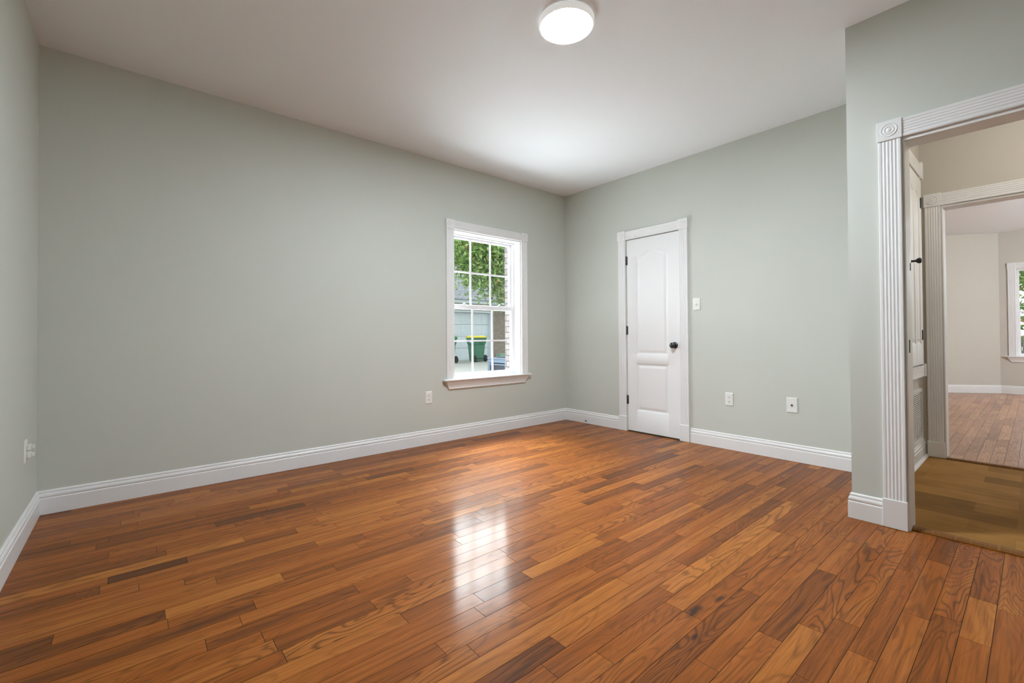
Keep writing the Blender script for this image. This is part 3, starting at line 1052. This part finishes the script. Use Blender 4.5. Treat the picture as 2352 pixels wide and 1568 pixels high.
# ---------------------------------------------------------------- wall plates
def wall_frame(origin, nrm):
    """right-handed frame for things on a wall: (across, up, out)"""
    n_ = Vector(nrm)
    a_ = Vector((0, 0, 1)).cross(n_)
    return lambda u_, v_, o_: Vector(origin) + a_ * u_ + Vector((0, 0, 1)) * v_ + n_ * o_


def pbox(mb, pl, u0, u1, v0, v1, o0, o1):
    n_ = len(mb.v)
    for o_ in (o0, o1):
        for (a_, b_) in ((u0, v0), (u1, v0), (u1, v1), (u0, v1)):
            mb.v.append(tuple(pl(a_, b_, o_)))
    for q in ((3, 2, 1, 0), (4, 5, 6, 7), (0, 1, 5, 4), (1, 2, 6, 5), (2, 3, 7, 6), (3, 0, 4, 7)):
        mb.face([n_ + i for i in q])
    return mb


def plate_mesh(pl, wd_=0.070, ht=0.115):
    mb = MB()
    n_ = len(mb.v)
    lay = [(0.0, 0.0), (0.0, 0.0025), (0.004, 0.0055), (0.006, 0.006)]
    for (ins, o_) in lay:
        for (a_, b_) in ((-1, -1), (1, -1), (1, 1), (-1, 1)):
            mb.v.append(tuple(pl(a_ * (wd_ / 2 - ins), b_ * (ht / 2 - ins), o_)))
    for k in range(3):
        for i in range(4):
            j = (i + 1) % 4
            mb.face([n_ + 4 * k + i, n_ + 4 * k + j, n_ + 4 * k + 4 + j, n_ + 4 * k + 4 + i])
    mb.face([n_ + 12 + i for i in range(4)])
    mb.face([n_ + 3 - i for i in range(4)])
    return mb


def outlet(loc, nrm, label, plugs=False):
    root = empty('wall_outlet', loc)
    tag(root, label, 'outlet', group='duplex wall outlets')
    pl = wall_frame(loc, nrm)
    plate_mesh(pl).build('plate', PLATE, root)
    for sgn in (1, -1):
        cz = 0.0195 * sgn
        mb = MB()
        k = 24
        for o_ in (0.005, 0.0085):
            for i in range(k):
                a_ = 2 * math.pi * i / k
                mb.v.append(tuple(pl(max(-0.0165, min(0.0165, 0.0175 * math.cos(a_))), cz + max(-0.0135, min(0.0135, 0.0175 * math.sin(a_))), o_)))
        for i in range(k):
            j = (i + 1) % k
            mb.face([i, j, k + j, k + i])
        mb.face([k + i for i in range(k)])
        mb.face([k - 1 - i for i in range(k)])
        rc = mb.build('receptacle', PLATE, root)
        if plugs:
            q = MB()
            pbox(q, pl, -0.016, 0.016, cz - 0.015, cz + 0.013, 0.0087, 0.024)
            pbox(q, pl, -0.010, 0.010, cz - 0.010, cz + 0.009, 0.024, 0.036)
            q.build('plug_cover', PLATE, rc, bevel=0.003)
        else:
            q = MB()
            pbox(q, pl, -0.0080, -0.0055, cz - 0.002, cz + 0.0075, 0.0084, 0.0090)
            pbox(q, pl, 0.0055, 0.0080, cz - 0.002, cz + 0.0060, 0.0084, 0.0090)
            pbox(q, pl, -0.0025, 0.0025, cz - 0.0095, cz - 0.0050, 0.0084, 0.0090)
            q.build('slots', DARK, rc)
    q = MB()
    q.lathe([(0.003, 0.0058), (0.003, 0.0070), (0.0015, 0.0074)], loc, nrm, 12)
    q.build('screw', PLATE, root)
    return root


outlet((-1.912, -0.0005, 0.443), (0, -1, 0), 'white duplex outlet left of and below the window')
outlet((-0.0005, -1.972, 0.446), (-1, 0, 0), 'white duplex outlet low on the wall right of the closet door')
outlet((LX + 0.0005, -0.385, 0.443), (1, 0, 0), 'white outlet with two plugged covers on the left edge wall', True)

loc = (-0.0005, -1.679, 1.313)
sw = empty('light_switch', loc)
tag(sw, 'white toggle light switch beside the closet door casing', 'light switch')
pl = wall_frame(loc, (-1, 0, 0))
plate_mesh(pl).build('plate', PLATE, sw)
q = MB()
pbox(q, pl, -0.0055, 0.0055, -0.012, 0.012, 0.0058, 0.0072)
q.build('toggle_slot', GRILLE, sw)
q = MB()
n0 = len(q.v)
for (v_, o_, hw) in ((-0.006, 0.006, 0.0045), (0.006, 0.006, 0.0045), (-0.011, 0.019, 0.0038), (-0.0045, 0.021, 0.0038)):
    q.v.append(tuple(pl(-hw, v_, o_)))
    q.v.append(tuple(pl(hw, v_, o_)))
for f_ in ((0, 1, 3, 2), (4, 6, 7, 5), (0, 4, 5, 1), (2, 3, 7, 6), (0, 2, 6, 4), (1, 5, 7, 3)):
    q.face(list(f_))
q.build('toggle', PLATE, sw)
for v_ in (0.030, -0.030):
    MB().lathe([(0.003, 0.0058), (0.003, 0.0068), (0.0012, 0.0072)], pl(0, v_, 0), (-1, 0, 0), 12).build('screw', GRILLE, sw)


loc = (-0.0005, -2.470, 0.449)
cp = empty('cable_plate', loc)
tag(cp, 'white wall plate with one metal cable jack, right of the outlet', 'cable plate')
pl = wall_frame(loc, (-1, 0, 0))
plate_mesh(pl, 0.079, 0.122).build('plate', PLATE, cp)
MB().lathe([(0.0075, 0.005), (0.0075, 0.009), (0.0048, 0.009), (0.0048, 0.020), (0.003, 0.0205)], loc, (-1, 0, 0), 6, False).build('cable_jack', STEEL, cp)
for v_ in (0.042, -0.042):
    MB().lathe([(0.003, 0.0058), (0.003, 0.0068), (0.0012, 0.0072)], pl(0, v_, 0), (-1, 0, 0), 12).build('screw', GRILLE, cp)

# black cable stub poking out of the short baseboard
cs = MB().lathe([(0.007, 0.0), (0.007, 0.006), (0.0045, 0.007), (0.0045, 0.022), (0.003, 0.024)], (-0.0165, -0.335, 0.030), (-1, 0.25, 0), 16)
tag(cs.build('cable_stub', BLACK, origin=(-0.0165, -0.335, 0.030)), 'small black cable stub at the foot of the short baseboard', 'cable')

# ---------------------------------------------------------------- outside
GZ = -0.08
tag(MB().box(-25, 45, -25, 60, GZ - 0.2, GZ).build('ground', CONC), 'pale concrete driveway outside the window', 'ground', 'structure')

ga = empty('garage', (8, 13.97, GZ))
tag(ga, 'brown brick garage with pale panelled door behind the bins', 'garage')
GY = 13.97
GD0, GD1, GDZ = 4.81, 9.69, 2.20
mb = MB()
for b_ in ((4.0, GD0, GY, GY + 6.0, GZ, 2.68), (GD1, 15.5, GY, GY + 6.0, GZ, 2.68), (GD0, GD1, GY, GY + 0.25, GDZ, 2.68)):
    mb.box(*b_)
mb.build('brick_wall', BRICKB, ga)
mb = MB()
rows_ = 4
ph_ = (GDZ - GZ) / rows_
for r_i in range(rows_):
    z0 = GZ + r_i * ph_
    mb.box(GD0, GD1, GY + 0.14, GY + 0.18, z0 + 0.006, z0 + ph_ - 0.006)
    for c_i in range(8):
        x0 = GD0 + (GD1 - GD0) * c_i / 8
        x1 = GD0 + (GD1 - GD0) * (c_i + 1) / 8
        mb.box(x0 + 0.07, x1 - 0.07, GY + 0.128, GY + 0.14, z0 + 0.10, z0 + ph_ - 0.10)
mb.build('garage_door', GDOOR, ga, bevel=0.008)
mb = MB().box(GD0 - 0.02, GD0 + 0.09, GY - 0.03, GY + 0.14, GZ, GDZ + 0.10).box(GD1 - 0.09, GD1 + 0.02, GY - 0.03, GY + 0.14, GZ, GDZ + 0.10).box(GD0 + 0.09, GD1 - 0.09, GY - 0.03, GY + 0.14, GDZ, GDZ + 0.10)
mb.build('door_surround', GDOOR, ga)
MB().box(3.6, 16.0, 13.58, 13.66, 2.62, 2.81).box(3.6, 16.0, 13.66, GY, 2.62, 2.67).build('fascia_board', FASCIA, ga)
rf = MB()
for (a_, b_) in (((13.56, 2.805), (17.0, 5.08)),):
    k = len(rf.v)
    for x in (3.5, 16.1):
        rf.v += [(x, a_[0], a_[1]), (x, b_[0], b_[1]), (x, b_[0] + 3.44, a_[1]), (x, a_[0], a_[1] - 0.06)]
    rf.face([k, k + 4, k + 5, k + 1])
    rf.face([k + 1, k + 5, k + 6, k + 2])
    rf.face([k, k + 1, k + 2])
    rf.face([k + 4, k + 6, k + 5])
    rf.face([k + 3, k + 7, k + 4, k])
rf.build('shingle_roof', SHINGLE, ga)


def bin_(loc, lid_mat, label, sticker):
    root = empty('wheeled_bin', loc)
    tag(root, label, 'trash bin', group='wheeled bins by the garage')
    x, y, z = loc

    def frus(mb, w0, d0, z0, w1_, d1, z1, yo0=0, yo1=0):
        n_ = len(mb.v)
        for (a_, b_, c_, yo) in ((w0, d0, z0, yo0), (w1_, d1, z1, yo1)):
            for (s_, q_) in ((-1, -1), (1, -1), (1, 1), (-1, 1)):
                mb.v.append((x + s_ * a_ * 0.44, y + yo + q_ * b_ * 0.44, z + c_ * 1.05))
        for f_ in ((3, 2, 1, 0), (4, 5, 6, 7), (0, 1, 5, 4), (1, 2, 6, 5), (2, 3, 7, 6), (3, 0, 4, 7)):
            mb.face([n_ + i for i in f_])
    mb = MB()
    frus(mb, 0.50, 0.56, 0.03, 0.60, 0.70, 0.72)
    frus(mb, 0.60, 0.70, 0.72, 0.66, 0.78, 0.80)
    frus(mb, 0.66, 0.78, 0.80, 0.67, 0.80, 1.00)
    frus(mb, 0.73, 0.86, 0.96, 0.73, 0.86, 1.01)
    mb.build('body', BIN, root, bevel=0.02)
    mb = MB()
    frus(mb, 0.74, 0.88, 1.012, 0.72, 0.86, 1.05)
    frus(mb, 0.72, 0.86, 1.05, 0.56, 0.66, 1.10)
    mb.build('lid', lid_mat, root, bevel=0.015)
    mb = MB()
    mb.box(x - 0.27, x + 0.27, y - 0.44, y - 0.405, z + 1.02, z + 1.055)
    for s_ in (-0.22, 0, 0.22):
        mb.box(x + s_ - 0.03, x + s_ + 0.03, y - 0.41, y - 0.37, z + 1.018, z + 1.05)
    mb.build('handle', BIN, root, bevel=0.008)
    for s_ in (-1, 1):
        MB().lathe([(0.05, -0.035), (0.14, -0.035), (0.15, -0.02), (0.15, 0.02), (0.14, 0.035), (0.05, 0.035)], (x + s_ * 0.300, y - 0.26, z + 0.151), (1, 0, 0), 28).build('wheel', RUBBER, root)
    MB().lathe([(0.018, -0.30), (0.018, 0.30)], (x, y - 0.26, z + 0.151), (1, 0, 0), 12).build('axle', RUBBER, root)
    if sticker:
        MB().box(x - 0.302, x - 0.296, y - 0.22, y + 0.10, z + 0.86, z + 0.98).build('sticker', STICK, root)
    return root


bin_((7.68, 12.5, GZ), LIDY, 'dark green wheeled bin with a yellow lid', True)
bin_((6.12, 12.5, GZ), LIDG, 'green lidded wheeled bin cut off by the window edge', False)

# condenser
ac = empty('air_conditioner', (3.1, 4.8, GZ))
tag(ac, 'grey blue outdoor condenser unit at the lower right of the window', 'air conditioner')
ax0, ax1, ay0, ay1, az0, az1 = 2.72, 3.48, 4.42, 5.16, GZ + 0.03, 0.50
MB().box(ax0 - 0.08, ax1 + 0.08, ay0 - 0.08, ay1 + 0.08, GZ, GZ + 0.03).build('pad', CONC, ac)
mb = MB()
for (x, y) in ((ax0, ay0), (ax1 - 0.07, ay0), (ax0, ay1 - 0.07), (ax1 - 0.07, ay1 - 0.07)):
    mb.box(x, x + 0.07, y, y + 0.07, az0, az1 - 0.10)
mb.box(ax0, ax1, ay0, ay1, az1 - 0.115, az1 - 0.03).box(ax0, ax1, ay0, ay1, az0, az0 + 0.05)
mb.box(ax0 + 0.002, ax1 - 0.002, ay0 + 0.002, ay1 - 0.002, (az0 + az1) / 2 + 0.10, (az0 + az1) / 2 + 0.13)
mb.build('casing', ACM, ac, bevel=0.006)
MB().box(ax0 + 0.02, ax1 - 0.02, ay0 + 0.02, ay1 - 0.02, az0 + 0.05, az1 - 0.13).build('coil', ACD, ac)
MB().box(ax0 - 0.015, ax1 + 0.015, ay0 - 0.015, ay1 + 0.015, az1 - 0.03, az1).build('top_cover', ACM, ac, bevel=0.012)
fc = ((ax0 + ax1) / 2, (ay0 + ay1) / 2, az1)
mb = MB().lathe([(0.30, 0.0005), (0.30, 0.012), (0.28, 0.016), (0.05, 0.022), (0.001, 0.022)], fc, (0, 0, 1), 40)
mb.build('fan_guard', ACD, ac)
UB = MB().box(9.55, 9.95, 13.1, 13.45, GZ, 0.17).box(9.53, 9.97, 13.08, 13.47, 0.17, 0.2)
tag(UB.build('utility_box', UTIL, bevel=0.01), 'pale green low box at the foot of the garage wall', 'utility box')


def foliage(name, mat, blobs, count, size, parent, seed):
    rnd = random.Random(seed)
    V, F, C = [], [], []
    vol = [b_[3] * b_[4] * b_[5] for b_ in blobs]
    tot = sum(vol)
    for b_, vv in zip(blobs, vol):
        nb = int(count * vv / tot)
        ncl = max(3, nb // 16)
        cls = []
        for _ in range(ncl):
            while True:
                p_ = Vector((rnd.uniform(-1, 1), rnd.uniform(-1, 1), rnd.uniform(-1, 1)))
                if 0.25 < p_.length < 1:
                    break
            p_ = p_.normalized() * p_.length ** 0.5
            cls.append(Vector((b_[0] + p_.x * b_[3], b_[1] + p_.y * b_[4], b_[2] + p_.z * b_[5])))
        for _ in range(nb):
            c_ = rnd.choice(cls) + Vector((rnd.gauss(0, 1), rnd.gauss(0, 1), rnd.gauss(0, 1))) * size * 1.5
            d_ = Vector((rnd.gauss(0, 1), rnd.gauss(0, 1), rnd.gauss(-0.3, 0.6))).normalized()
            n_ = d_.cross(Vector((rnd.gauss(0, 1), rnd.gauss(0, 1), rnd.gauss(0, 1)))).normalized()
            up = n_.cross(d_)
            s_ = size * rnd.uniform(0.7, 1.3)
            k = len(V)
            V += [tuple(c_ - d_ * s_ * 0.5), tuple(c_ + n_ * s_ * 0.22 + up * s_ * 0.06), tuple(c_ + d_ * s_ * 0.5), tuple(c_ - n_ * s_ * 0.22 + up * s_ * 0.06)]
            F += [[k, k + 1, k + 2], [k, k + 2, k + 3]]
            col = (rnd.random(), 0, 0, 1)
            C += [col, col]
    me = bpy.data.meshes.new(name)
    me.from_pydata(V, [], F)
    me.materials.append(mat)
    at = me.color_attributes.new('leaf', 'FLOAT_COLOR', 'CORNER')
    for i, c_ in enumerate(C):
        for q_ in range(3):
            at.data[i * 3 + q_].color = c_
    o = bpy.data.objects.new(name, me)
    COL.objects.link(o)
    o.parent = parent
    me.transform(Matrix.Translation(parent.location).inverted())
    return o


def limb(mb, a_, b_, r0_, r1_, seg=8):
    a_, b_ = Vector(a_), Vector(b_)
    mb.lathe([(r0_, 0), (r1_, (b_ - a_).length)], a_, b_ - a_, seg)


def tree(name, label, loc, trunk_h, trunk_r, limbs, blobs, count, size, leaf, seed, group=None):
    root = empty(name, loc)
    tag(root, label, 'tree', group=group)
    mb = MB()
    limb(mb, loc, (loc[0], loc[1], loc[2] + trunk_h), trunk_r, trunk_r * 0.7, 14)
    mb.build('trunk', BARK, root)
    mb = MB()
    for l_ in limbs:
        limb(mb, *l_)
    mb.build('branches', BARK, root)
    foliage('foliage', leaf, blobs, count, size, root, seed)
    return root


tx, ty = 9.0, 10.2
tree('oak_tree', 'leafy green tree hanging into the top of the window', (tx, ty, GZ), 3.6, 0.24,
     [((tx, ty, 3.2), (7.4, 9.8, 4.1), 0.12, 0.06), ((7.4, 9.8, 4.1), (5.4, 9.5, 4.3), 0.06, 0.02), ((7.4, 9.8, 4.1), (6.2, 9.6, 3.5), 0.04, 0.012), ((6.4, 9.6, 4.2), (5.3, 9.3, 3.2), 0.03, 0.008),
      ((tx, ty, 3.3), (8.6, 11.5, 5.0), 0.10, 0.04), ((tx, ty, 3.3), (10.4, 9.6, 5.0), 0.11, 0.04)],
     [(5.0, 9.5, 4.30, 0.95, 0.9, 0.95), (5.28, 9.3, 3.20, 0.40, 0.4, 0.66), (6.05, 9.6, 3.85, 0.9, 0.9, 1.0), (6.95, 9.6, 3.65, 0.8, 0.9, 1.35), (6.3, 10.0, 4.9, 1.6, 1.2, 0.7), (8.3, 10.2, 4.3, 1.3, 1.4, 1.3), (9.6, 10.4, 4.6, 1.5, 1.5, 1.1)],
     26000, 0.17, LEAF, 5)
tree('broadleaf_tree', 'blurred pale green tree behind the garage roof', (23, 31, GZ), 6.0, 0.4, [((23, 31, 5), (19, 31, 8), 0.2, 0.06), ((23, 31, 5), (27, 31, 8), 0.2, 0.06)],
     [(19.5, 31, 7.5, 4.5, 2.5, 4.2), (26.5, 31, 7.8, 4.5, 2.5, 4.2), (23, 32, 10, 4, 2.5, 3)], 6000, 0.55, LEAF2, 6)

# greenery seen through the far window
tree('yard_tree', 'dense green tree outside the far window', (15.5, -5.2, GZ), 3.0, 0.2, [((15.5, -5.2, 2), (14.8, -4.2, 3.2), 0.08, 0.03), ((15.5, -5.2, 2), (16, -6, 3.4), 0.08, 0.03)],
     [(15.0, -3.6, 2.0, 1.8, 1.6, 1.5), (15.4, -5.6, 2.2, 1.8, 1.8, 1.6), (16.0, -4.2, 3.6, 2.0, 2.4, 1.2)], 5000, 0.22, LEAF, 9)
fe = empty('fence', (13.2, -4.2, GZ))
tag(fe, 'dark weathered board fence outside the far window', 'fence')
mb = MB()
y = -8.0
while y < -1.0:
    mb.box(13.2, 13.225, y, y + 0.14, GZ + 0.05, 0.95 + 0.02 * math.sin(y * 9))
    y += 0.15
mb.build('boards', FENCE, fe)
mb = MB().box(13.225, 13.27, -8, -1, 0.05, 0.14).box(13.225, 13.27, -8, -1, 0.70, 0.79)
mb.build('rails', FENCE, fe)

# added fill lights for the hall and far room, with no fitting behind them
def point(name, loc, power, color, size=0.15):
    l = bpy.data.lights.new(name, 'POINT')
    l.energy = power
    l.color = color
    l.shadow_soft_size = size
    o = bpy.data.objects.new(name, l)
    o.location = loc
    COL.objects.link(o)
    return o


point('hall_fill', (0.1, -4.2, 2.55), 10, (1.0, 0.96, 0.88))  # added to lift the dark hall
point('far_room_fill', (4.6, -5.8, 1.95), 118, (0.84, 0.93, 1.0))  # added out of view to brighten the far walls and ceiling
